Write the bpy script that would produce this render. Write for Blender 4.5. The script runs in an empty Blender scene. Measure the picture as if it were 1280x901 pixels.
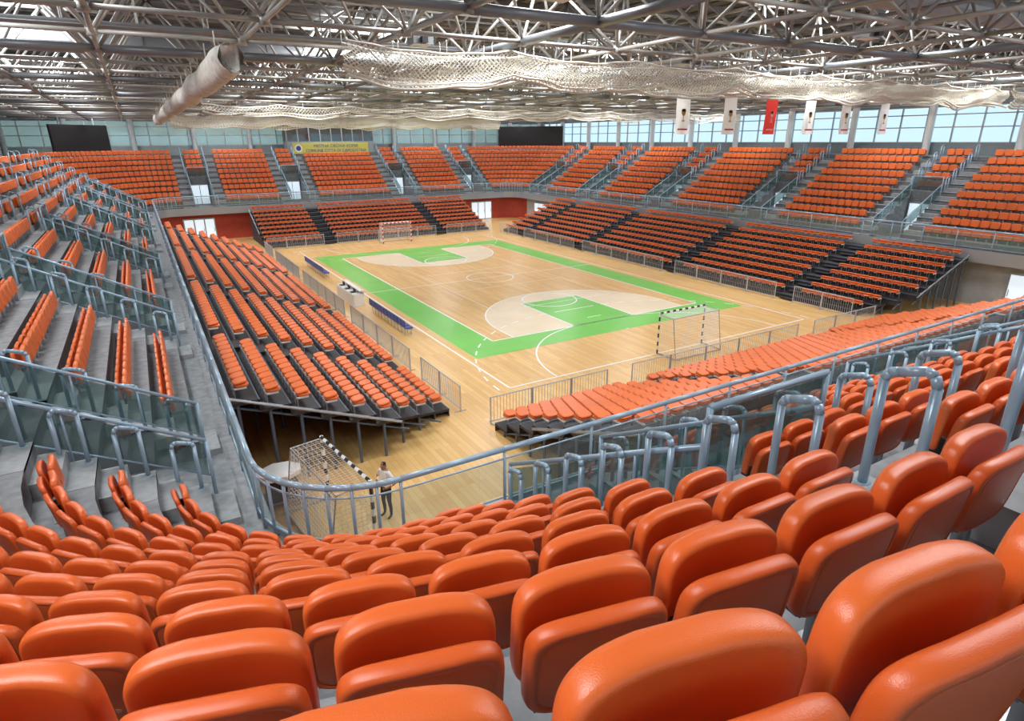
import bpy, math, random
import numpy as np
from mathutils import Vector, Matrix
random.seed(3); np.random.seed(3)
sc=bpy.context.scene
try: sc.view_settings.view_transform='Standard'
except Exception as e: print(e)
pi=math.pi
# ================= materials =================
def mk(name,col,rough=.5,metal=0.,var=0.,vscale=3.,bump=0.,bscale=60.,spec=.5,emis=None,es=0.):
    m=bpy.data.materials.new(name); m.use_nodes=True; nt=m.node_tree; N=nt.nodes; L=nt.links
    b=N['Principled BSDF']; b.inputs['Roughness'].default_value=rough; b.inputs['Metallic'].default_value=metal
    b.inputs['Specular IOR Level'].default_value=spec
    c=(*col,1)
    b.inputs['Base Color'].default_value=c
    if var>0:
        g=N.new('ShaderNodeNewGeometry'); n=N.new('ShaderNodeTexNoise'); n.inputs['Scale'].default_value=vscale; n.inputs['Detail'].default_value=4
        L.new(g.outputs['Position'],n.inputs['Vector'])
        r=N.new('ShaderNodeValToRGB'); r.color_ramp.elements[0].position=.3; r.color_ramp.elements[1].position=.7
        r.color_ramp.elements[0].color=(*[x*(1-var) for x in col],1); r.color_ramp.elements[1].color=(*[min(1,x*(1+var)) for x in col],1)
        L.new(n.outputs['Fac'],r.inputs['Fac']); L.new(r.outputs['Color'],b.inputs['Base Color'])
    if bump>0:
        g=N.new('ShaderNodeNewGeometry'); n=N.new('ShaderNodeTexNoise'); n.inputs['Scale'].default_value=bscale; n.inputs['Detail'].default_value=3
        L.new(g.outputs['Position'],n.inputs['Vector'])
        bp=N.new('ShaderNodeBump'); bp.inputs['Strength'].default_value=bump; bp.inputs['Distance'].default_value=.01
        L.new(n.outputs['Fac'],bp.inputs['Height']); L.new(bp.outputs['Normal'],b.inputs['Normal'])
    if emis: b.inputs['Emission Color'].default_value=(*emis,1); b.inputs['Emission Strength'].default_value=es
    return m
def glass(name,tint,diff,fac,rough=.05):
    m=bpy.data.materials.new(name); m.use_nodes=True; nt=m.node_tree; N=nt.nodes; L=nt.links
    N.remove(N['Principled BSDF']); o=N['Material Output']
    t=N.new('ShaderNodeBsdfTransparent'); t.inputs[0].default_value=(*tint,1)
    d=N.new('ShaderNodeBsdfDiffuse'); d.inputs[0].default_value=(*diff,1)
    g=N.new('ShaderNodeBsdfGlossy'); g.inputs['Color'].default_value=(.9,.95,1,1); g.inputs['Roughness'].default_value=rough
    a=N.new('ShaderNodeMixShader'); a.inputs[0].default_value=.25; L.new(d.outputs[0],a.inputs[1]); L.new(g.outputs[0],a.inputs[2])
    x=N.new('ShaderNodeMixShader'); x.inputs[0].default_value=fac; L.new(t.outputs[0],x.inputs[1]); L.new(a.outputs[0],x.inputs[2])
    L.new(x.outputs[0],o.inputs[0]); return m
def cloth(name,col):
    m=bpy.data.materials.new(name); m.use_nodes=True; nt=m.node_tree; N=nt.nodes; L=nt.links
    N.remove(N['Principled BSDF']); o=N['Material Output']
    d=N.new('ShaderNodeBsdfDiffuse'); d.inputs[0].default_value=(*col,1); t=N.new('ShaderNodeBsdfTranslucent'); t.inputs[0].default_value=(*col,1)
    x=N.new('ShaderNodeMixShader'); x.inputs[0].default_value=.45; L.new(d.outputs[0],x.inputs[1]); L.new(t.outputs[0],x.inputs[2]); L.new(x.outputs[0],o.inputs[0]); return m
ORANGE=mk('orange_seat_plastic',(.74,.138,.027),.33,var=.06,vscale=.8,bump=.14,bscale=320,spec=.5)
ORANGE_D=mk('orange_seat_shell',(.68,.115,.022),.35,bump=.14,bscale=320,spec=.5)
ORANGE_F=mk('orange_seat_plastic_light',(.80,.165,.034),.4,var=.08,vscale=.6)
ORANGE_L=mk('orange_seat_plate_glint',(.82,.32,.18),.3)  # embossed plate, its light reflection painted as paler orange
BLACK=mk('black_plastic',(.02,.02,.022),.5)
CONC=mk('grey_concrete',(.235,.25,.265),.75,var=.22,vscale=5,bump=.3,bscale=40)
CONC2=mk('light_concrete_stairs',(.33,.345,.36),.7,var=.14,vscale=6)
CONCR=mk('concrete_riser',(.18,.19,.20),.8,var=.2,vscale=4)
RAIL=mk('blue_grey_painted_steel',(.34,.47,.58),.3,metal=.2)
STEEL=mk('galvanised_steel',(.38,.41,.44),.4,metal=.5)
FENCE=mk('light_grey_fence',(.54,.57,.60),.45,metal=.2)
GLASS=glass('tinted_guard_glass',(.50,.63,.60),(.09,.17,.17),.52)
GLASSC=glass('clear_guard_glass',(.8,.88,.88),(.35,.42,.43),.25)
DARK=mk('dark_tribune_deck',(.03,.028,.032),.55,var=.3,vscale=3)
DARKS=mk('blue_steel_frame',(.10,.14,.20),.5,metal=.2)
GREEN=mk('green_court_paint',(.18,.60,.09),.28,var=.06,vscale=.5)
PALE=mk('pale_court_lacquer',(.86,.71,.50),.3,var=.05,vscale=.6)
WHITE=mk('white_paint',(.88,.88,.86),.4)
LINEW=mk('white_line_paint',(1,1,1),.35)
REDW=mk('red_wall_paint',(.42,.05,.025),.6,var=.1)
GREYW=mk('light_grey_wall_paint',(.42,.44,.45),.6,var=.08)
CREAM=mk('cream_net_cord',(.80,.77,.68),.8)
ROLL=mk('rolled_net_fabric',(.66,.64,.58),.85,var=.25,vscale=7,bump=.8,bscale=25)
TRUSS=mk('pale_grey_truss_paint',(.41,.40,.375),.4,metal=.15,var=.25,vscale=.5)
TRUSS_D=mk('grey_girder_paint',(.25,.27,.29),.4,metal=.3)
DECK=mk('corrugated_roof_deck',(.16,.15,.14),.6,var=.3,vscale=.3)
WALLM=mk('grey_wall_panel',(.26,.29,.30),.7,var=.08)
BLUE=mk('blue_bench_plastic',(.03,.07,.36),.4)
PANE=glass('window_glass',(.84,.94,.97),(.5,.6,.62),.12)
PANEG=glass('green_window_glass',(.42,.55,.48),(.30,.38,.34),.65)
DAY=mk('glazed_door_daylight_glow',(.6,.7,.75),.2,emis=(.75,.88,1),es=.75)  # emission stands in for daylight behind the door panes
RED=mk('red_paint',(.6,.03,.03),.5)
SCREEN=mk('black_led_screen',(.012,.012,.014),.35)
def wood():
    m=bpy.data.materials.new('maple_parquet'); m.use_nodes=True; nt=m.node_tree; N=nt.nodes; L=nt.links
    b=N['Principled BSDF']; b.inputs['Roughness'].default_value=.28
    g=N.new('ShaderNodeNewGeometry'); mp=N.new('ShaderNodeMapping'); mp.inputs['Rotation'].default_value=(0,0,pi/2)
    L.new(g.outputs['Position'],mp.inputs['Vector'])
    br=N.new('ShaderNodeTexBrick'); br.inputs['Scale'].default_value=1; br.inputs['Brick Width'].default_value=2.6; br.inputs['Row Height'].default_value=.2
    br.inputs['Mortar Size'].default_value=.004; br.inputs['Color1'].default_value=(.92,.60,.24,1); br.inputs['Color2'].default_value=(.80,.47,.165,1); br.inputs['Mortar'].default_value=(.5,.28,.1,1)
    L.new(mp.outputs[0],br.inputs['Vector'])
    n=N.new('ShaderNodeTexNoise'); n.inputs['Scale'].default_value=.35; L.new(g.outputs['Position'],n.inputs['Vector'])
    mx=N.new('ShaderNodeMixRGB'); mx.blend_type='MULTIPLY'; mx.inputs[0].default_value=.12; L.new(br.outputs['Color'],mx.inputs[1]); L.new(n.outputs['Fac'],mx.inputs[2])
    L.new(mx.outputs[0],b.inputs['Base Color']); return m
WOOD=wood()

# ================= mesh builder =================
class MB:
    def __init__(s): s.v=[];s.f=[];s.m=[];s.mats=[]
    def mi(s,mat):
        if mat not in s.mats: s.mats.append(mat)
        return s.mats.index(mat)
    def add(s,vs,fs,mat):
        o=len(s.v); s.v+=[tuple(v) for v in vs]; k=s.mi(mat)
        for f in fs: s.f.append(tuple(o+i for i in f)); s.m.append(k)
    def hexa(s,p,z0,z1,mat,top=None):
        z0=z0 if hasattr(z0,'__len__') else [z0]*4; z1=z1 if hasattr(z1,'__len__') else [z1]*4
        vs=[(p[i][0],p[i][1],z0[i]) for i in range(4)]+[(p[i][0],p[i][1],z1[i]) for i in range(4)]
        s.add(vs,[(3,2,1,0),(0,1,5,4),(1,2,6,5),(2,3,7,6),(3,0,4,7)],mat); s.add(vs[4:],[(0,1,2,3)],top or mat)
    def box(s,x0,x1,y0,y1,z0,z1,mat,top=None): s.hexa([(x0,y0),(x1,y0),(x1,y1),(x0,y1)],z0,z1,mat,top)
    def tube(s,a,b,r,mat,n=6,r2=None):
        a=Vector(a);b=Vector(b);d=b-a
        if d.length<1e-6: return
        d.normalize(); u=d.cross(Vector((0,0,1)))
        if u.length<1e-3: u=Vector((1,0,0))
        u.normalize(); w=d.cross(u); r2=r2 or r; vs=[]
        for P,R in((a,r),(b,r2)):
            for i in range(n):
                t=2*pi*i/n; vs.append(P+u*(R*math.cos(t))+w*(R*math.sin(t)))
        s.add(vs,[(i,(i+1)%n,n+(i+1)%n,n+i) for i in range(n)]+[tuple(range(n-1,-1,-1)),tuple(range(n,2*n))],mat)
    def path(s,pts,r,mat,n=8,closed=False):
        k=len(pts)
        for i in range(k if closed else k-1): s.tube(pts[i],pts[(i+1)%k],r,mat,n)
    def quad(s,a,b,c,d,mat): s.add([a,b,c,d],[(0,1,2,3)],mat)
    def obj(s,name,smooth=False,parent=None):
        me=bpy.data.meshes.new(name); me.from_pydata(s.v,[],s.f)
        for m in s.mats: me.materials.append(m)
        me.polygons.foreach_set('material_index',s.m)
        if smooth: me.polygons.foreach_set('use_smooth',[True]*len(s.f))
        me.update(); o=bpy.data.objects.new(name,me); sc.collection.objects.link(o)
        if parent: o.parent=parent
        return o
def instmesh(name,tm,xf,smooth):
    V=np.array(tm.v); n=len(V); K=len(xf)
    X=np.array(xf); c=np.cos(X[:,3])[:,None]; s=np.sin(X[:,3])[:,None]
    out=np.empty((K,n,3)); out[:,:,0]=V[None,:,0]*c-V[None,:,1]*s+X[:,0:1]; out[:,:,1]=V[None,:,0]*s+V[None,:,1]*c+X[:,1:2]; out[:,:,2]=V[None,:,2]+X[:,2:3]
    lt=np.array([len(f) for f in tm.f]); lv=np.array([i for f in tm.f for i in f]); nl=len(lv)
    loops=(lv[None]+(np.arange(K)*n)[:,None]).ravel()
    tot=np.tile(lt,K); st=np.concatenate([[0],np.cumsum(tot)[:-1]])
    me=bpy.data.meshes.new(name); me.vertices.add(K*n); me.vertices.foreach_set('co',out.ravel())
    me.loops.add(K*nl); me.loops.foreach_set('vertex_index',loops.astype(np.int32))
    me.polygons.add(K*len(lt)); me.polygons.foreach_set('loop_start',st.astype(np.int32)); 
    me.polygons.foreach_set('material_index',np.tile(np.array(tm.m,dtype=np.int32),K))
    me.polygons.foreach_set('use_smooth',np.full(K*len(lt),smooth))
    for m in tm.mats: me.materials.append(m)
    me.update(calc_edges=True); me.validate()
    o=bpy.data.objects.new(name,me); sc.collection.objects.link(o); return o

# ================= seat template =================
def slab(mb,w,h,t,cx,cy,cz,tilt,mat,no,rings,bow=.02,curv=.0,fillet=3.2):
    ol=[]
    for i in range(no):
        a=2*pi*(i+.5)/no; ca,sa=math.cos(a),math.sin(a); e=2/fillet
        x=math.copysign(abs(ca)**e,ca)*w/2; z=math.copysign(abs(sa)**e,sa)*h/2
        if z>0: z+=bow*(1-(2*x/w)**2)*(z/(h/2))
        ol.append((x,z))
    vs=[]
    ct,st=math.cos(tilt),math.sin(tilt)
    def tr(x,y,z):
        y+=curv*(2*x/w)**2
        return (cx+x,cy+y*ct-z*st,cz+z*ct+y*st)
    for s_,y in rings:
        for x,z in ol: vs.append(tr(x*s_,y*t,z*s_))
    fs=[]
    R=len(rings)
    for r in range(R-1):
        for i in range(no):
            j=(i+1)%no; fs.append((r*no+i,r*no+j,(r+1)*no+j,(r+1)*no+i))
    fs.append(tuple(range(no-1,-1,-1))); fs.append(tuple((R-1)*no+i for i in range(no)))
    mb.add(vs,fs,mat)
RH=[(.3,-.52),(.75,-.515),(.90,-.495),(.935,-.47),(.97,-.40),(.992,-.28),(1,-.12),(1,.12),(.992,.28),(.97,.40),(.935,.47),(.75,.51),(.3,.52)]
RB=[(.3,-.47),(.80,-.465),(.83,-.455),(.84,-.42),(.86,-.42),(.875,-.49),(.93,-.485),(.965,-.43),(.99,-.29),(1,-.05),(1,.15),(.985,.32),(.94,.45),(.85,.5),(.5,.51)]
RL=[(.86,-.5),(1,-.22),(1,.22),(.86,.5)]
def seatT(hp):
    mb=MB(); no=72 if hp else 12
    slab(mb,.50,.43,.088,0,.085,.515,.10,ORANGE if hp else ORANGE_F,no,RH if hp else RL,bow=.012,curv=-.03 if hp else 0,fillet=5.6)
    slab(mb,.50,.39,.072,0,-.072,.475,.15,ORANGE_D if hp else ORANGE_F,no,RB if hp else RL,bow=.018,curv=.02 if hp else 0,fillet=5.6)
    if hp:
        slab(mb,.13,.035,.012,.08,-.080,.38,.15,ORANGE_L,20,[(.9,-.5),(1,0),(1,.5)],bow=0)
        mb.box(-.19,.19,-.03,.05,.27,.32,STEEL); mb.box(-.03,.03,-.03,.03,0,.30,STEEL); mb.box(-.09,.09,-.08,.08,0,.012,STEEL)
        mb.box(-.215,-.195,-.06,.12,.30,.44,BLACK); mb.box(.195,.215,-.06,.12,.30,.44,BLACK)
    else:
        mb.box(-.18,.18,-.02,.04,.25,.32,BLACK); mb.box(-.03,.03,-.02,.03,0,.28,STEEL)
    return mb
def seatLow():
    mb=MB()
    slab(mb,.46,.43,.09,0,.03,.395,-1.60,ORANGE_F,12,RL,bow=0)
    slab(mb,.46,.41,.07,0,.0,.49,-1.42,ORANGE_F,12,RL,bow=.0)
    mb.box(-.20,-.17,-.20,.16,.29,.345,WHITE); mb.box(.17,.20,-.20,.16,.29,.345,WHITE); mb.box(-.2,.2,-.22,-.17,.28,.33,STEEL)
    mb.box(-.19,-.165,-.2,-.17,0,.3,STEEL); mb.box(.165,.19,-.2,-.17,0,.3,STEEL)
    return mb
SH,SL,SLow=seatT(True),seatT(False),seatLow()

# ================= camera =================
cam=(-22.0951,-40.7151,9.9962)
yaw,pit,roll,fpx=.5329,.3494,-.0066,757.1
F=Vector((math.sin(yaw)*math.cos(pit),math.cos(yaw)*math.cos(pit),-math.sin(pit)))
R0=Vector((math.cos(yaw),-math.sin(yaw),0)); U0=R0.cross(F)
R=R0*math.cos(roll)+U0*math.sin(roll); U=-R0*math.sin(roll)+U0*math.cos(roll)
M=Matrix(((R.x,U.x,-F.x,cam[0]),(R.y,U.y,-F.y,cam[1]),(R.z,U.z,-F.z,cam[2]),(0,0,0,1)))
cd=bpy.data.cameras.new('camera'); co=bpy.data.objects.new('camera',cd); sc.collection.objects.link(co)
co.matrix_world=M; cd.sensor_width=36; cd.lens=fpx*36/1280; cd.clip_start=.05; cd.clip_end=500; sc.camera=co

# ================= bowl geometry =================
FX,FY,CR=21.2,32.0,2.0
SX,SY=FX-CR,FY-CR
Z0=3.38; D0=.78; DP=.8; RISE=.517; NR=10; ZRAIL=4.64
def zk(k): return Z0+.40+RISE*k
def dk(k): return D0+DP*k
def pt(side,s,d):
    return {'n':(s,-FY-d),'f':(s,FY+d),'l':(-FX-d,s),'r':(FX+d,s)}[side]
ROT={'n':0,'f':pi,'l':-pi/2,'r':pi/2}
LEN={'n':SX,'f':SX,'l':SY,'r':SY}
GAPS={'n':[-16.4,-6.5,6.5,16.4],'f':[-16.4,-6.5,6.5,16.4],'l':[-27.9,-17.3,-6,6,17.3,27.9],'r':[-27.9,-17.3,-6,6,17.3,27.9]}
CORN=[(-SX,-SY,pi),(SX,-SY,1.5*pi),(SX,SY,0),(-SX,SY,.5*pi)]
def seg(mb,side,s0,s1,d0,d1,z0,z1,mat,top=None):
    p=[pt(side,s0,d0),pt(side,s1,d0),pt(side,s1,d1),pt(side,s0,d1)]
    if side in('f','l'): p=p[::-1]
    mb.hexa(p,z0,z1,mat,top)
def arc(mb,c,d0,d1,z0,z1,mat,top=None,n=14):
    cx,cy,a0=c
    for i in range(n):
        a=a0+pi/2*i/n; b=a0+pi/2*(i+1)/n; r0,r1=CR+d0,CR+d1
        mb.hexa([(cx+r0*math.cos(a),cy+r0*math.sin(a)),(cx+r1*math.cos(a),cy+r1*math.sin(a)),(cx+r1*math.cos(b),cy+r1*math.sin(b)),(cx+r0*math.cos(b),cy+r0*math.sin(b))],z0,z1,mat,top)
st=MB()
def ring(d0,d1,z0,z1,mat,top=None):
    for sd in 'nflr': seg(st,sd,-LEN[sd],LEN[sd],d0,d1,z0,z1,mat,top)
    for c in CORN: arc(st,c,d0,d1,z0,z1,mat,top)
ring(0,5.2,3.05,Z0,CONC); ring(-.1,0,2.75,3.5,STEEL)
for k in range(NR):
    z=zk(k)
    for sd in 'nflr':
        if k<5:
            e=[-LEN[sd]]+[x for g in GAPS[sd] for x in (g-1,g+1)]+[LEN[sd]]
            iv=[(e[i],e[i+1]) for i in range(0,len(e),2)]
        else: iv=[(-LEN[sd],LEN[sd])]
        for a,b in iv: seg(st,sd,a,b,dk(k),dk(k+1),Z0-.02 if k<6 else z-1.2,z,CONCR,CONC)
        for g in GAPS[sd]:
            for a,b in((g-2.1,g-1),(g+1,g+2.1)):
                seg(st,sd,a,b,dk(k)-.40,dk(k),z-RISE-.02,z-RISE/2,CONC2)
                seg(st,sd,a,b,dk(k),dk(k)+.40,z-.05,z+.006,CONC2)
    for c in CORN: arc(st,c,dk(k),dk(k+1),Z0-.02 if k<6 else z-1.2,z,CONCR,CONC)
dtop=dk(NR); ztop=zk(NR-1)+.2
ring(dtop,dtop+4.15,ztop-.6,ztop,CONCR,CONC)
st.obj('concrete_grandstand')
upper={'HP':[],'LP':[]}
def addseat(x,y,z,rot):
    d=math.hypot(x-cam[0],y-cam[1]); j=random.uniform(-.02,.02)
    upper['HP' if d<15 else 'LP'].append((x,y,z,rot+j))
SP=.56
for k in range(NR):
    z=zk(k); d=dk(k)+.46
    for sd in 'nflr':
        g=GAPS[sd]; e=[x for q in g for x in (q-2.1,q+2.1)]
        iv=[(e[i],e[i+1]) for i in range(1,len(e)-1,2)]
        if k>=5: iv+=[(q-.9,q+.9) for q in g]
        for a,b in iv:
            if sd=='f' and k==9 and a<0<b: continue
            n=int((b-a)/SP+1e-6)
            for i in range(n):
                s_=(a+b)/2+(i-(n-1)/2)*SP; x,y=pt(sd,s_,d); addseat(x,y,z,ROT[sd])
    for ci,c in enumerate(CORN):
        a0=c[2]; Rr=CR+d
        sb={0:('l','n'),1:('n','r'),2:('r','f'),3:('f','l')}[ci]
        def stub(sd): return LEN[sd]-(GAPS[sd][-1]+2.1)
        l1=stub(sb[0]); l2=stub(sb[1]); L_=l1+l2+pi/2*Rr; n=int(L_/SP)
        for i in range(n):
            t=(i+.5)*L_/n+((.2 if k==9 else -.03) if ci==0 else 0)
            if t<l1:
                ex=t-l1; a=a0; x=c[0]+Rr*math.cos(a)-math.sin(a)*ex; y=c[1]+Rr*math.sin(a)+math.cos(a)*ex
            elif t<l1+pi/2*Rr:
                a=a0+(t-l1)/Rr; x=c[0]+Rr*math.cos(a); y=c[1]+Rr*math.sin(a)
            else:
                ex=t-l1-pi/2*Rr; a=a0+pi/2; x=c[0]+Rr*math.cos(a)-math.sin(a)*ex; y=c[1]+Rr*math.sin(a)+math.cos(a)*ex
            addseat(x,y,z,a+pi/2)
instmesh('stadium_seat_rows',SH,upper['HP'],True)
instmesh('stadium_seat_rows',SL,upper['LP'],False)
print('SEATS',len(upper['HP']),len(upper['LP']))

# guard rail round the bowl front
gr=MB(); gg=MB()
def ringpts(d,z,step=2.0):
    P=[]
    for ci,(sd,c) in enumerate([('n',CORN[1]),('r',CORN[2]),('f',CORN[3]),('l',CORN[0])]):
        a,b=(-LEN[sd],LEN[sd]) if sd in('n','r') else (LEN[sd],-LEN[sd])
        n=int(2*LEN[sd]/step)
        for i in range(n): P.append((*pt(sd,a+(b-a)*i/n,d),z))
        for i in range(8):
            t=c[2]+pi/2*i/8; P.append((c[0]+(CR+d)*math.cos(t),c[1]+(CR+d)*math.sin(t),z))
    return P
P=ringpts(.08,ZRAIL)
gr.path(P,.055,RAIL,10,True); gr.path(ringpts(.08,3.62),.02,RAIL,6,True); gr.path(ringpts(.08,ZRAIL-.2),.018,RAIL,6,True)
for i,q in enumerate(P):
    gr.tube((q[0],q[1],3.4),(q[0],q[1],ZRAIL),.03,RAIL,8)
    r=P[(i+1)%len(P)]
    gg.quad((q[0],q[1],3.66),(r[0],r[1],3.66),(r[0],r[1],ZRAIL-.23),(q[0],q[1],ZRAIL-.23),GLASSC)
b=gr.obj('balcony_guard_rail',True); gg.obj('glass_panels',parent=b)
vr=MB(); hr=MB(); vd=MB()
for sd in 'nflr':
    for g in GAPS[sd]:
        for s_ in(g-1.0,g+1.0):
            def q(d,z): return (*pt(sd,s_,d),z)
            d0,d1=D0-.1,dk(5)
            zt0,zt1=Z0+1.1+.2,zk(4)+1.05
            vr.path([q(d0-.0,Z0),q(d0,zt0),q(d1,zt1),q(d1,zk(4))],.036,RAIL,8)
            vr.tube(q(d0,zt0-.75),q(d1,zt1-.8),.018,RAIL)
            for t in(.25,.5,.75):
                vr.tube(q(d0+(d1-d0)*t,zt0+(zt1-zt0)*t-.95),q(d0+(d1-d0)*t,zt0+(zt1-zt0)*t),.022,RAIL)
            vr.quad(q(d0+.05,zt0-.75),q(d1-.05,zt1-.8),q(d1-.05,zt1-.06),q(d0+.05,zt0-.06),GLASS)
        def q(s,z,d=dk(5)+.03): return (*pt(sd,s,d),z)
        vr.path([q(g-1,zk(5)),q(g-1,zk(5)+1),q(g+1,zk(5)+1),q(g+1,zk(5))],.036,RAIL,8)
        vr.quad(q(g-.96,zk(5)+.1),q(g+.96,zk(5)+.1),q(g+.96,zk(5)+.94),q(g-.96,zk(5)+.94),GLASS)
        seg(vd,sd,g-.9,g+.9,dk(5)-.06,dk(5)-.01,Z0,Z0+2.2,STEEL)
        for a in(-.82,.04): seg(vd,sd,g+a,g+a+.78,dk(5)-.09,dk(5)-.055,Z0+.12,Z0+2.1,DAY)
        for k in range(NR):
            for s_ in(g-1.14,g+1.14):
                if k<5 and sd!='n' and sd!='l': continue
                da=dk(k)+.12; db=da+.36; z=zk(k)
                A=Vector((*pt(sd,s_,da),z)); B=Vector((*pt(sd,s_,db),z)); up=Vector((0,0,1)); t=(B-A).normalized()
                hh=.98
                hr.path([A,A+up*(hh-.08),A+up*(hh-.02)+t*.03,A+up*hh+t*.09,B+up*(hh+.06)-t*.09,B+up*(hh+.04)-t*.03,B+up*(hh-.04),B],.037,RAIL,10)
                for Q in(A,B): hr.tube(Q,Q+up*.012,.065,RAIL,10)
vr.obj('vomitory_guard_rail',True); hr.obj('stair_handrail',True); vd.obj('vomitory_doors')

# ================= retractable tribunes =================
def tribune(side,half,v0,rows,aisles,name,stag=0.):
    mb=MB(); seats=[]; dv=.85; rz=.33; zb=.30
    def P(s,v): return {'l':(-v,s),'r':(v,s),'n':(s,-v),'f':(s,v)}[side]
    def bx(s0,s1,va,vb,z0,z1,mat,top=None):
        p=[P(s0,va),P(s1,va),P(s1,vb),P(s0,vb)]
        if side in('f','l'): p=p[::-1]
        mb.hexa(p,z0,z1,mat,top)
    for k in range(rows):
        lo=-half-stag*min(k,3)
        ed=[lo]+[x for a in aisles for x in(a-.5,a+.5)]+[half]
        iv=[(ed[i],ed[i+1]) for i in range(0,len(ed),2)]
        z=zb+rz*k; va=v0+dv*k
        bx(lo,half,va,va+dv,z-.09,z,DARK); bx(lo,half,va,va+.03,z-rz if k else 0,z-.05,DARK)
        bx(lo,half,va-.012,va+.03,z-.05,z+.004,DARKS)
        for a in aisles: bx(a-.5,a+.5,va-.36,va,z-rz/2-.05,z-rz/2,DARK)
        N_=round((half-lo)/4)
        for i in range(N_+1):
            s_=lo+.06+(half-lo-.12)*i/N_
            mb.tube((*P(s_,va+.6),0),(*P(s_,va+.6),z-.08),.05,DARKS,6)
            if k: mb.tube((*P(s_,va-.25),z-.5),(*P(s_,va+.8),z-.1),.035,DARKS,5)
        for a,b in iv:
            L_=b-a-.1; n=int(L_/.5)
            for i in range(n):
                x,y=P((a+b)/2+(i-(n-1)/2)*.5,va+.42); seats.append((x,y,z,ROT[side]))
    mb.tube((*P(-half-stag*3,v0+dv*3),zb+rz*3-.14),(*P(-half-stag*3,v0+dv*rows),zb+rz*rows-.14),.05,STEEL,6)
    mb.tube((*P(half,v0),zb-.12),(*P(half,v0+dv*rows),zb+rz*rows-.12),.05,STEEL,6)
    o=mb.obj(name); s=instmesh('seats',SLow,seats,False); s.parent=o
    fb=MB(); vf=v0-.55
    ed=[-half]+[x for a in aisles for x in(a-.55,a+.55)]+[half]
    for a,b in [(ed[i],ed[i+1]) for i in range(0,len(ed),2)]:
        a+=.1;b-=.1; n=max(1,round((b-a)/2.2)); w=(b-a)/n
        for j in range(n):
            x0=a+j*w+.03; x1=a+(j+1)*w-.03
            for z in(.12,1.08): fb.tube((*P(x0,vf),z),(*P(x1,vf),z),.026,FENCE,5)
            for x in(x0,x1): fb.tube((*P(x,vf),0),(*P(x,vf),1.1),.03,FENCE,6)
            for x in(x0+.05,x1-.05): fb.tube((*P(x,vf-.25),.02),(*P(x,vf+.25),.02),.02,FENCE,5)
            m=int((x1-x0)/.13)
            for i in range(1,m):
                x=x0+(x1-x0)*i/m; fb.tube((*P(x,vf),.12),(*P(x,vf),1.08),.012,FENCE,4)
    fb.obj('crowd_barrier')
tribune('l',21.2,13.4,9,[-16.5,-6,6,16.5],'retractable_grandstand',.6)
tribune('r',21.2,13.4,9,[-16.5,-6,6,16.5],'retractable_grandstand',.6)
tribune('n',12.5,23.2,9,[-6.2,6.2],'retractable_grandstand')
tribune('f',12.5,23.2,9,[-6.2,6.2],'retractable_grandstand')

# ================= floor, court =================
fl=MB(); fl.box(-36,36,-47,47,-.2,0,WOOD); fl.obj('floor')
ct=MB()
def rect(x0,x1,y0,y1,z,mat): ct.quad((x0,y0,z),(x1,y0,z),(x1,y1,z),(x0,y1,z),mat)
for sg in(1,-1):
    yb=14*sg; hy=(14-1.575)*sg; pts=[(-6.25,yb),(6.25,yb)]
    for i in range(33):
        a=pi*i/32; pts.append((6.25*math.cos(a),hy-sg*6.25*math.sin(a)))
    if sg<0: pts=pts[::-1]
    ct.add([(x,y,.004) for x,y in pts],[tuple(range(len(pts)))[::-1]],PALE)
    y0,y1=sorted((14*sg,8.2*sg)); rect(-2.2,2.2,y0,y1,.008,GREEN)
rect(-9.5,-7.5,-16,16,.008,GREEN); rect(7.5,9.5,-16,16,.008,GREEN); rect(-7.5,7.5,-16,-14,.008,GREEN); rect(-7.5,7.5,14,16,.008,GREEN)
def line(pts,w=.06,z=.012,mat=LINEW):
    for (x0,y0),(x1,y1) in zip(pts,pts[1:]):
        d=Vector((x1-x0,y1-y0)); l=d.length; d/=l; nx,ny=-d.y*w/2,d.x*w/2
        ct.quad((x0+nx,y0+ny,z),(x0-nx,y0-ny,z),(x1-nx,y1-ny,z),(x1+nx,y1+ny,z),mat)
def arcp(cx,cy,r,a0,a1,n=48): return [(cx+r*math.cos(a0+(a1-a0)*i/n),cy+r*math.sin(a0+(a1-a0)*i/n)) for i in range(n+1)]
def rl(x0,x1,y0,y1,w=.08): line([(x0,y0),(x1,y0),(x1,y1),(x0,y1),(x0,y0)],w)
rl(-7.5,7.5,-14,14,.10); rl(-10,10,-20,20,.09); line([(-10,0),(10,0)],.09); line(arcp(0,0,1.8,0,2*pi),.09)
for sg in(1,-1):
    line([(-6.25,14*sg)]+[(-6.25*math.cos(pi*i/48),(14-1.575)*sg-sg*6.25*math.sin(pi*i/48)) for i in range(49)]+[(6.25,14*sg)],.09)
    line([(-2.2,14*sg),(-2.2,8.2*sg),(2.2,8.2*sg),(2.2,14*sg)],.09)
    line(arcp(0,8.2*sg,1.8,0,2*pi),.09)
    def hb(r,dash):
        P=[]
        for i in range(25): a=pi/2*i/24; P.append((-1.5-r*math.cos(a),20*sg-sg*r*math.sin(a)))
        P.append((1.5,20*sg-sg*r))
        for i in range(1,25): a=pi/2*i/24; P.append((1.5+r*math.sin(a),20*sg-sg*r*math.cos(a)))
        if dash:
            for i in range(0,len(P)-1,2): line([P[i],P[i+1]],.08)
        else: line(P,.08)
    hb(6,False); hb(9,True); line([(-.5,13*sg),(.5,13*sg)],.08); line([(-.1,16*sg),(.1,16*sg)],.08)
rl(-4.5,4.5,-9,9,.05); line([(-4.5,-3),(4.5,-3)],.05); line([(-4.5,3),(4.5,3)],.05)
ct.obj('court_markings')

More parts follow.
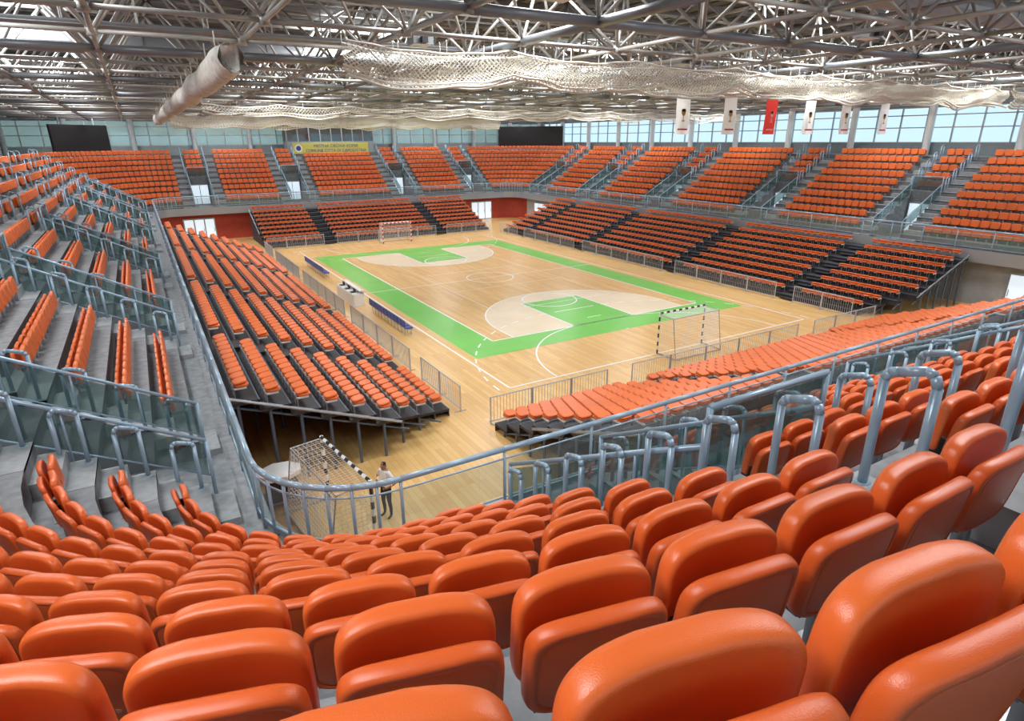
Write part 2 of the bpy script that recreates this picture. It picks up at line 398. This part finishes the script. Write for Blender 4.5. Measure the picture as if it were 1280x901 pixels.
# ================= handball goals =================
def goal(x,y,face,c2,name='handball_goal',rot=0):
    mb=MB()
    Mx=Matrix.Translation((x,y,0.014))@Matrix.Rotation(rot,4,'Z')
    def T(a,b,c): return Mx@Vector((a,b*face,c))
    def bar(a,b,n):
        a=Vector(a);b=Vector(b)
        for i in range(n):
            mb.tube(T(*(a+(b-a)*i/n)),T(*(a+(b-a)*(i+1)/n)),.055,WHITE if i%2 else c2,4)
    bar((-1.54,0,0),(-1.54,0,2.08),10); bar((1.54,0,0),(1.54,0,2.08),10); bar((-1.54,0,2.04),(1.54,0,2.04),15)
    for s_ in(-1.54,1.54):
        mb.tube(T(s_,0,2.0),T(s_,.9,1.98),.02,STEEL); mb.tube(T(s_,.9,1.98),T(s_,1.25,.03),.02,STEEL); mb.tube(T(s_,0,.03),T(s_,1.25,.03),.025,STEEL)
    mb.tube(T(-1.54,.9,1.98),T(1.54,.9,1.98),.02,STEEL); mb.tube(T(-1.54,1.25,.03),T(1.54,1.25,.03),.025,STEEL)
    r=.0065; n=26
    for i in range(n+1):
        u=-1.54+3.08*i/n; mb.path([T(u,.02,2.0),T(u,.9,1.96),T(u,1.05,1.0),T(u,1.25,.05)],r,WHITE,3)
    for j in range(16):
        z=2.0-j*.125; yy=.9+.35*(1-z/2); mb.path([T(-1.54,yy,z),T(1.54,yy,z)],r,WHITE,3)
        for s_ in(-1.54,1.54): mb.tube(T(s_,0,z),T(s_,yy,z),r,WHITE,3)
    for j in range(7):
        yy=.05+.13*j; mb.tube(T(-1.54,yy,2.0),T(1.54,yy,2.0),r,WHITE,3)
        for s_ in(-1.54,1.54): mb.tube(T(s_,yy,2.0),T(s_,yy,.03),r,WHITE,3)
    mb.obj(name)
goal(0,-20,-1,BLACK); goal(0,20,1,RED)
goal(-18.7,-26.1,1,BLACK,rot=math.radians(98))

eq=MB()
ex,ey=-20.1,-24.1
n=8; ring8=[(ex+.62*math.cos(2*pi*i/n+.2),ey+.5*math.sin(2*pi*i/n+.2)) for i in range(n)]
eq.add([(a,b_,.98) for a,b_ in ring8]+[(a,b_,1.1) for a,b_ in ring8],[tuple(range(n))[::-1],tuple(range(n,2*n))]+[(i,(i+1)%n,n+(i+1)%n,n+i) for i in range(n)],LINEW)
eq.box(ex-.42,ex+.42,ey-.32,ey+.32,.25,.98,BLACK)
for a in(-.38,.38):
    for b_ in(-.28,.28): eq.tube((ex+a,ey+b_,.1),(ex+a,ey+b_,.3),.03,STEEL); eq.tube((ex+a-.02,ey+b_,.06),(ex+a+.02,ey+b_,.06),.06,BLACK,10)
eq.box(ex-.5,ex+.5,ey-.36,ey+.36,.22,.27,STEEL)
eq.obj('equipment_trolley')

# ================= scorer's table, benches =================
tb=MB(); x0=-11.3
tb.box(x0-.35,x0+.35,-3.2,.6,.72,.78,WHITE); tb.box(x0+.30,x0+.35,-3.2,.6,0,.95,WHITE); tb.box(x0-.35,x0+.3,-3.2,-3.15,0,.72,WHITE); tb.box(x0-.35,x0+.3,.55,.6,0,.72,WHITE)
tb.box(x0+.05,x0+.35,-3.2,.6,.95,1.0,WHITE); tb.box(x0-.38,x0-.33,-3.2,.6,0,.72,WHITE)
for i in range(3):
    yy=-2.6+i*1.2; tb.box(x0-.3,x0-.05,yy,yy+.45,.78,.80,BLACK); tb.box(x0-.04,x0,yy,yy+.45,.80,1.0,BLACK)
tb.obj('scorers_table')
def bench(y0,n):
    mb=MB(); x=-10.9
    for i in range(n):
        y=y0+i*.55
        mb.box(x-.2,x+.22,y-.22,y+.22,.42,.46,BLUE)
        mb.hexa([(x-.28,y-.22),(x-.24,y-.22),(x-.24,y+.22),(x-.28,y+.22)],.5,.88,BLUE)
        mb.tube((x-.24,y-.15,.42),(x-.26,y-.15,.6),.015,STEEL,4); mb.tube((x-.24,y+.15,.42),(x-.26,y+.15,.6),.015,STEEL,4)
        for a in(-.16,.18):
            mb.tube((x+a,y,0),(x+a,y,.42),.018,STEEL,5)
    mb.box(x-.16,x+.2,y0-.25,y0+(n-1)*.55+.25,.37,.41,STEEL)
    mb.obj('team_bench')
bench(-10.6,11); bench(6.5,11)

# ================= walls / windows =================
WX,WY=FX+dtop+4.2,FY+dtop+4.2
ZR=15.4; ZS=ztop+.9; ZT=12.3
def wall(side,name):
    mb=MB()
    def P(s,v): return {'l':(-WX-v,s),'r':(WX+v,s),'n':(s,-WY-v),'f':(s,WY+v)}[side]
    Ls=WY if side in'lr' else WX
    def bx(s0,s1,va,vb,z0,z1,mat):
        p=[P(s0,va),P(s1,va),P(s1,vb),P(s0,vb)]
        if side in('f','l'): p=p[::-1]
        mb.hexa(p,z0,z1,mat)
    bx(-Ls-.3,Ls+.3,0,.3,-.2,ZS,WALLM); bx(-Ls-.3,Ls+.3,0,.3,ZT,ZR,WALLM)
    if side=='l': bx(-Ls-.3,Ls+.3,0,.3,ZS,ZT,WALLM)
    n=int(2*Ls/6)
    for i in range(n+1):
        s_=-Ls+2*Ls*i/n; x,y=P(s_,-.5)
        mb.tube((x,y,ztop),(x,y,ZR),.28,GREYW if side in 'lf' else WHITE,14)
    mb.obj(name)
    if side=='l': return
    wn=MB(); mb=wn; m=int(2*Ls/2)
    for i in range(m+1):
        s_=-Ls+2*Ls*i/m; bx(s_-.05,s_+.05,-.02,.1,ZS,ZT,STEEL)
    for z in(ZS,ZS+1.15,ZS+2.1,ZT-.08): bx(-Ls,Ls,0,.08,z,z+.08,STEEL)
    a=P(-Ls,.05);b_=P(Ls,.05)
    wn.quad((*a,ZS),(*b_,ZS),(*b_,ZT),(*a,ZT),PANE if side!='f' else PANEG)
    wn.obj('window_%d'%(1+'nfr'.index(side)))
wall('n','wall_near'); wall('f','wall_far'); wall('l','wall_left'); wall('r','wall_right')
lw=MB()
for sd in 'nflr': seg(lw,sd,-LEN[sd],LEN[sd],.9,1.1,0,3.05,GREYW if sd=='r' else REDW)
for i,c in enumerate(CORN): arc(lw,c,.9,1.1,0,3.05,GREYW if i==1 else REDW)
lw.obj('wall_lower')
def door(sd,s0,n):
    mb=MB()
    seg(mb,sd,s0-.05,s0+n*1.0+.05,.82,.89,0,2.35,STEEL)
    for i in range(n): seg(mb,sd,s0+i*1.0+.07,s0+i*1.0+.93,.78,.83,.1,2.2,DAY)
    for i in range(n): x,y=pt(sd,s0+i+.85,.75); mb.tube((x,y,.9),(x,y,1.3),.02,BLACK)
    return mb
door('f',-18.8,3).obj('door_1'); door('f',15.2,3).obj('door_2'); door('r',-29,4).obj('door_3'); door('r',25,3).obj('door_4')

# ================= roof =================
rf=MB(); rf.box(-WX-.3,WX+.3,-WY-.3,WY+.3,ZR,ZR+.3,DECK)
x=-WX
while x<WX:
    rf.box(x,x+.25,-WY,WY,ZR-.06,ZR,DECK); x+=.9
rf.obj('ceiling')
sp=MB(); G=3.2; ZB=12.4; ZU=14.5
nx,ny=10,14
bot={(i,j):Vector((i*G,j*G,ZB)) for i in range(-nx,nx+1) for j in range(-ny,ny+1)}
top={(i,j):Vector(((i+.5)*G,(j+.5)*G,ZU)) for i in range(-nx,nx) for j in range(-ny,ny)}
for (i,j),a in bot.items():
    hv=.11 if j%3==0 else .055; hy=.11 if i%4==0 else .055
    if (i+1,j) in bot: sp.tube(a,bot[(i+1,j)],hv,TRUSS_D if j%3==0 else TRUSS,8)
    if (i,j+1) in bot: sp.tube(a,bot[(i,j+1)],hy,TRUSS_D if i%4==0 else TRUSS,8)
    sp.tube(a-Vector((0,0,.1)),a+Vector((0,0,.1)),.12,TRUSS,8)
for (i,j),a in top.items():
    if (i+1,j) in top: sp.tube(a,top[(i+1,j)],.06,TRUSS,6)
    if (i,j+1) in top: sp.tube(a,top[(i,j+1)],.06,TRUSS,6)
    for di in(0,1):
        for dj in(0,1): sp.tube(a,bot[(i+di,j+dj)],.045,TRUSS,6)
y=-44.8
while y<45: sp.box(-WX+.4,WX-.4,y-.04,y+.04,14.85,15.05,TRUSS_D); y+=1.6
sp.obj('roof_space_frame',True)
cw=MB()
for Y in(-20.8,-1.6,17.6):
    for dx in(-.45,.45):
        cw.tube((-31,Y+dx,12.75),(31,Y+dx,12.75),.04,TRUSS_D); cw.tube((-31,Y+dx,13.7),(31,Y+dx,13.7),.03,TRUSS)
        x=-31
        while x<=31: cw.tube((x,Y+dx,12.75),(x,Y+dx,13.7),.02,TRUSS,5); x+=1.6
    cw.box(-31,31,Y-.45,Y+.45,12.68,12.72,TRUSS_D)
cw.obj('roof_catwalk')
for Y in(-32,-12.8,9.6):
    du=MB(); x=-30
    while x<29.9: du.tube((x,Y+1.6,13.45),(x+1.45,Y+1.6,13.45),.36,STEEL,18); du.tube((x+1.45,Y+1.6,13.45),(x+1.5,Y+1.6,13.45),.39,STEEL,18); x+=1.5
    du.obj('ventilation_duct',False)
for X in(-16,-6.4,6.4,16):
    fx=MB(); X+=1.0
    for j in range(-12,13,2):
        y=j*G+1.6
        fx.box(X-.28,X+.28,y-.22,y+.22,12.38,12.58,TRUSS_D); fx.box(X-.24,X+.24,y-.18,y+.18,12.36,12.38,WHITE)
        fx.tube((X,y,12.5),(X,y,12.85),.04,TRUSS_D); fx.box(X-.08,X+.08,y-.35,y-.22,12.4,12.55,BLACK)
    fx.tube((X,-12*G,12.85),(X,13*G,12.85),.05,TRUSS_D); fx.obj('floodlight_row')

# ================= nets =================
def swag(name,p0,p1,zt,h,seed,cell=.14,r=.008,per=4.5,amp=.25,fold=.12):
    rr=random.Random(seed); a=Vector(p0);b_=Vector(p1);d=b_-a;L_=d.length;d/=L_; nrm=Vector((-d.y,d.x))
    nx=int(L_/cell); nz=int(h*1.3/cell); mb=MB()
    ph=[rr.uniform(0,6) for _ in range(6)]
    g=[]
    for i in range(nx+1):
        s_=i*cell; sg=amp*abs(math.sin(pi*s_/per))**.8; hh=h*(.9+.10*math.sin(s_*.7+ph[0])+.05*math.sin(s_*2.3+ph[1]))
        row=[]
        for j in range(nz+1):
            t=j/nz; z=zt-sg*(.7+.3*t)-hh*t+.012*math.sin(s_*5+j+ph[2])
            o=fold*math.sin(t*7+s_*.8+ph[3])*(.3+t)+.04*math.sin(s_*4+ph[4]+t*5)
            P_=a+d*s_+nrm*o; row.append((P_.x,P_.y,z))
        g.append(row)
    for i in range(nx+1):
        for j in range(nz+1):
            if i<nx and j<nz:
                mb.tube(g[i][j],g[i+1][j+1],r,CREAM,3); mb.tube(g[i+1][j],g[i][j+1],r,CREAM,3)
    for i in range(nx):
        mb.tube(g[i][0],g[i+1][0],.03,CREAM,5); mb.tube(g[i][nz],g[i+1][nz],.04,CREAM,6); mb.tube(g[i][nz-1],g[i+1][nz-1],.03,CREAM,5)
    for i in range(0,nx,10): mb.tube(g[i][0],(g[i][0][0],g[i][0][1],ZB),.012,CREAM,4)
    mb.obj(name)
swag('safety_net',(-17.3,-25),(16,-25),12.25,.8,1,cell=.13,r=.0105)
swag('safety_net',(-17.3,-24.6),(16,-24.6),12.2,.65,2,cell=.13,r=.0105,per=5.2)
swag('safety_net',(16.6,-25),(30,-25),12.2,.7,4,cell=.15,r=.012)
swag('safety_net',(-18,3),(30,3),12.2,.6,5,cell=.2,r=.016)
swag('safety_net',(-19,18.9),(12,18.9),12.15,.9,6,cell=.22,r=.032)
swag('safety_net',(-19,19.3),(12,19.3),12.1,.9,7,cell=.22,r=.032,per=3.7)
rn=MB(); n=120; k=18; vs=[]
rr=random.Random(9)
for i in range(n+1):
    y=-25.9+44.5*i/n; sag=.05*math.sin(i*.35)-.06*abs(math.sin(i*pi/12)); tp=min(1,.8+.07*i,.35+.16*(n-i))
    for j in range(k):
        a=2*pi*j/k; r_=(.31+.02*math.sin(3*a+i*.12)+.012*rr.uniform(-1,1))*tp
        vs.append((-20.0+r_*math.cos(a),y+(.15*rr.uniform(-1,1) if i in(0,n) else 0),11.62+sag+1.1*r_*math.sin(a)))
rn.add(vs,[(i*k+j,i*k+(j+1)%k,(i+1)*k+(j+1)%k,(i+1)*k+j) for i in range(n) for j in range(k)]+[tuple(range(k)),tuple(n*k+j for j in range(k))[::-1]],ROLL)
for i in range(6,n-3,6):
    y=-25.9+44.5*i/n; rn.tube((-20.0,y,11.9),(-20.0,y,12.4),.015,ROLL,4)
rn.obj('rolled_divider_net',True)

# ================= flags =================
GOLD=mk('gold_print',(.55,.38,.12),.6); FW=cloth('white_flag_cloth',(.95,.95,.94)); FR=cloth('red_flag_cloth',(.66,.06,.05))
for i,X in enumerate([3.3,6.9,10.4,14.0,17.7,22.0]):
    mb=MB(); y=-15.6; w=.5; z1=12.15; z0=10.2; n=8
    vs=[];fs=[]
    for a in range(n+1):
        for b_ in range(n+1):
            u=-w+2*w*a/n; v=b_/n; vs.append((X+u,y+.05*math.sin(u*7+v*3+i)*v,z1-(z1-z0)*v))
    fs=[(a*(n+1)+b_,a*(n+1)+b_+1,(a+1)*(n+1)+b_+1,(a+1)*(n+1)+b_) for a in range(n) for b_ in range(n)]
    mb.add(vs,fs,FR if i==2 else FW)
    c=FW if i==2 else GOLD
    yy=y-.07
    def disc(cx,cz,rx,rz,mat,nn=14,d=0): mb.add([(cx+rx*math.cos(2*pi*t/nn),yy-d,cz+rz*math.sin(2*pi*t/nn)) for t in range(nn)],[tuple(range(nn))],mat)
    disc(X,11.3,.15,.18,c); mb.quad((X-.15,yy,11.33),(X+.15,yy,11.33),(X+.15,yy,11.46),(X-.15,yy,11.46),c)
    mb.quad((X-.03,yy,10.9),(X+.03,yy,10.9),(X+.03,yy,11.14),(X-.03,yy,11.14),c); mb.quad((X-.11,yy,10.85),(X+.11,yy,10.85),(X+.11,yy,10.91),(X-.11,yy,10.91),c)
    mb.quad((X-.36,yy,10.42),(X+.36,yy,10.42),(X+.36,yy,10.5),(X-.36,yy,10.5),RED if i!=2 else FW)
    mb.tube((X-.55,y,z1),(X+.55,y,z1),.02,STEEL); mb.tube((X-.5,y,z1),(X-.5,y,12.5),.008,STEEL,4); mb.tube((X+.5,y,z1),(X+.5,y,12.5),.008,STEEL,4)
    mb.obj('hanging_flag')

# ================= scoreboards, banner, booth =================
def screen(a,b_,z0,z1):
    mb=MB(); a=Vector(a);b_=Vector(b_);d=(b_-a).normalized(); nn=Vector((-d.y,d.x))*.25
    p=[tuple(a),tuple(b_),tuple(b_+nn),tuple(a+nn)]; mb.hexa(p,z0,z1,BLACK)
    i=.08; q=-nn*.06
    A=a+d*i+q;B=b_-d*i+q; mb.hexa([tuple(A),tuple(B),tuple(B-q),tuple(A-q)],z0+i,z1-i,SCREEN)
    for t in(.2,.8):
        P_=a+(b_-a)*t+nn; mb.tube((P_.x,P_.y,z1-.3),(P_.x,P_.y,12.6),.07,STEEL)
    mb.obj('scoreboard_screen')
screen((-28.6,36),(-24.0,41),8.75,11.7); screen((24.3,41.5),(31.6,35.5),9.0,11.8)
BY=FY+dk(9)+.1
YG=mk('banner_yellow_green',(.60,.62,.13),.6)
bn=MB(); bn.box(-5.2,4.2,BY-.05,BY,8.55,9.8,YG)
bn.add([(-4.55+.45*math.cos(2*pi*t/20),BY-.06,9.17+.45*math.sin(2*pi*t/20)) for t in range(20)],[tuple(range(20))],WHITE)
bn.add([(-4.55+.3*math.cos(2*pi*t/20),BY-.065,9.17+.3*math.sin(2*pi*t/20)) for t in range(20)],[tuple(range(20))],BLUE)
bn.tube((-5.0,BY+.05,zk(9)),(-5.0,BY+.05,9.75),.03,STEEL); bn.tube((4.0,BY+.05,zk(9)),(4.0,BY+.05,9.75),.03,STEEL)
bo=bn.obj('banner')
for txt,z in(('MESTNA OBČINA KOPER',9.26),('COMUNE CITTÀ DI CAPODISTRIA',8.72)):
    cu=bpy.data.curves.new('lettering','FONT'); cu.body=txt; cu.size=.5; cu.align_x='CENTER'; cu.extrude=.004
    to=bpy.data.objects.new('lettering',cu); sc.collection.objects.link(to); to.location=(.1,BY-.07,z); to.rotation_euler=(pi/2,0,0); cu.materials.append(BLUE); to.parent=bo
bt=MB(); B2=FY+dtop+.3
bt.box(-5.5,5.5,B2+.6,B2+2.9,ztop,9.95,WALLM); bt.box(-5.6,5.6,B2+.5,B2+3.0,11.95,12.1,WALLM)
for i in range(9): X=-5.5+11*i/8; bt.box(X-.06,X+.06,B2+.6,B2+.7,9.95,11.95,STEEL)
bt.quad((-5.5,B2+.65,9.95),(5.5,B2+.65,9.95),(5.5,B2+.65,11.95),(-5.5,B2+.65,11.95),glass('dark_booth_glass',(.3,.35,.35),(.03,.04,.04),.6))
bt.box(-5.5,5.5,B2+2.7,B2+2.9,9.95,11.95,WALLM)
bt.obj('commentary_booth')

# ================= man =================
SKIN=mk('skin',(.36,.19,.12),.5); SHIRT=mk('white_cotton_shirt',(.88,.89,.90),.8); PANTS=mk('black_trousers',(.015,.016,.02),.8); HAIR=mk('dark_hair',(.015,.01,.008),.6); SHOE=mk('dark_shoes',(.03,.03,.04),.5)
def man(loc,rot):
    J=[(0,0,.96,.145,.11),(0,0,1.12,.14,.105),(0,.01,1.32,.165,.115),(0,0,1.46,.09,.07),(0,.01,1.53,.055,.055),(0,.02,1.60,.07,.08),(0,.015,1.69,.072,.09),(0,.0,1.74,.05,.06)]
    E=[(0,1),(1,2),(2,3),(3,4),(4,5),(5,6),(6,7)]
    def ch(root,pts):
        p=root
        for q in pts: J.append(q); E.append((p,len(J)-1)); p=len(J)-1
    for s_ in(-1,1):
        ch(3,[(s_*.17,0,1.43,.06,.06),(s_*.27,-.03,1.29,.048,.048),(s_*.36,-.07,1.17,.04,.04),(s_*.27,.06,1.09,.036,.036),(s_*.19,.15,1.04,.027,.027),(s_*.155,.19,1.03,.03,.02)])
        ch(0,[(s_*.09,0,.88,.095,.1),(s_*.11,.02,.68,.078,.08),(s_*.12,.02,.5,.058,.06),(s_*.125,-.01,.3,.05,.055),(s_*.125,-.01,.1,.036,.04),(s_*.13,.02,.045,.04,.035),(s_*.14,.15,.035,.042,.028)])
    me=bpy.data.meshes.new('b'); me.from_pydata([j[:3] for j in J],E,[]); o=bpy.data.objects.new('body',me); sc.collection.objects.link(o)
    m=o.modifiers.new('s','SKIN'); m.use_smooth_shade=True
    sv=me.skin_vertices[0].data
    for i,j in enumerate(J): sv[i].radius=(j[3],j[4])
    sv[0].use_root=True
    o.modifiers.new('u','SUBSURF').levels=2; o.modifiers['u'].render_levels=2
    dg=bpy.context.evaluated_depsgraph_get(); m2=bpy.data.meshes.new_from_object(o.evaluated_get(dg)); bpy.data.objects.remove(o)
    m2.materials.clear()
    for mt in(SKIN,SHIRT,PANTS,SHOE,HAIR): m2.materials.append(mt)
    for f in m2.polygons:
        c=f.center; z=c.z; ax=abs(c.x)
        if z<.085: k=3
        elif z<.98 and not(ax>.14 and c.y>.11): k=2
        elif z<1.49 and ax<.31 and not(z<1.14 and c.y>.06 and ax>.14): k=1
        elif z>1.66 and (c.y<.06 or z>1.745) : k=4
        elif z>1.58 and c.y<-.02: k=4
        else: k=0
        f.material_index=k; f.use_smooth=True
    b_=bpy.data.objects.new('man',m2); sc.collection.objects.link(b_); b_.location=loc; b_.rotation_euler=(0,0,rot)
    fd=MB()
    for s_ in(-1,1):
        fd.tube((s_*.03,.095,1.655),(s_*.03,.102,1.655),.011,WHITE,8); fd.tube((s_*.03,.10,1.655),(s_*.03,.106,1.655),.006,BLACK,8)
        fd.tube((s_*.018,.103,1.675),(s_*.045,.098,1.678),.005,HAIR,4)
        fd.tube((s_*.078,.0,1.62),(s_*.082,.0,1.665),.014,SKIN,6)
        for q in range(4):
            y=.20; z=1.05-.018*q; l=[.03,.035,.033,.025][q]
            fd.path([(s_*.15,y,z),(s_*(.15-l),y+.015,z-.003),(s_*(.15-l*1.6),y-.002,z-.006)],.0085,SKIN,6)
        fd.path([(s_*.17,.18,1.06),(s_*.15,.19,1.085),(s_*.135,.195,1.10)],.0095,SKIN,6)
    fd.tube((0,.10,1.65),(0,.125,1.62),.008,SKIN,6,r2=.014); fd.tube((-.022,.098,1.59),(.022,.098,1.59),.005,RED,6)
    f=fd.obj('face_and_hands',True,parent=b_)
man((-17.7,-26.3,0),math.radians(115))

# ================= lights =================
for i in range(5):
    for j in range(7):
        ld=bpy.data.lights.new('roof_fill_light','AREA'); ld.shape='SQUARE'; ld.size=3.4; ld.energy=1000; ld.color=(.97,.985,1)  # added area lamps below the roof deck, general fill for the hall
        lo=bpy.data.objects.new('roof_fill_light',ld); sc.collection.objects.link(lo); lo.location=((i-2)*12.8,(j-3)*12.8,14.8)
w=bpy.data.worlds.new('sky'); sc.world=w; w.use_nodes=True
bg=w.node_tree.nodes['Background']; bg.inputs[0].default_value=(.70,.87,1,1); bg.inputs[1].default_value=1.3
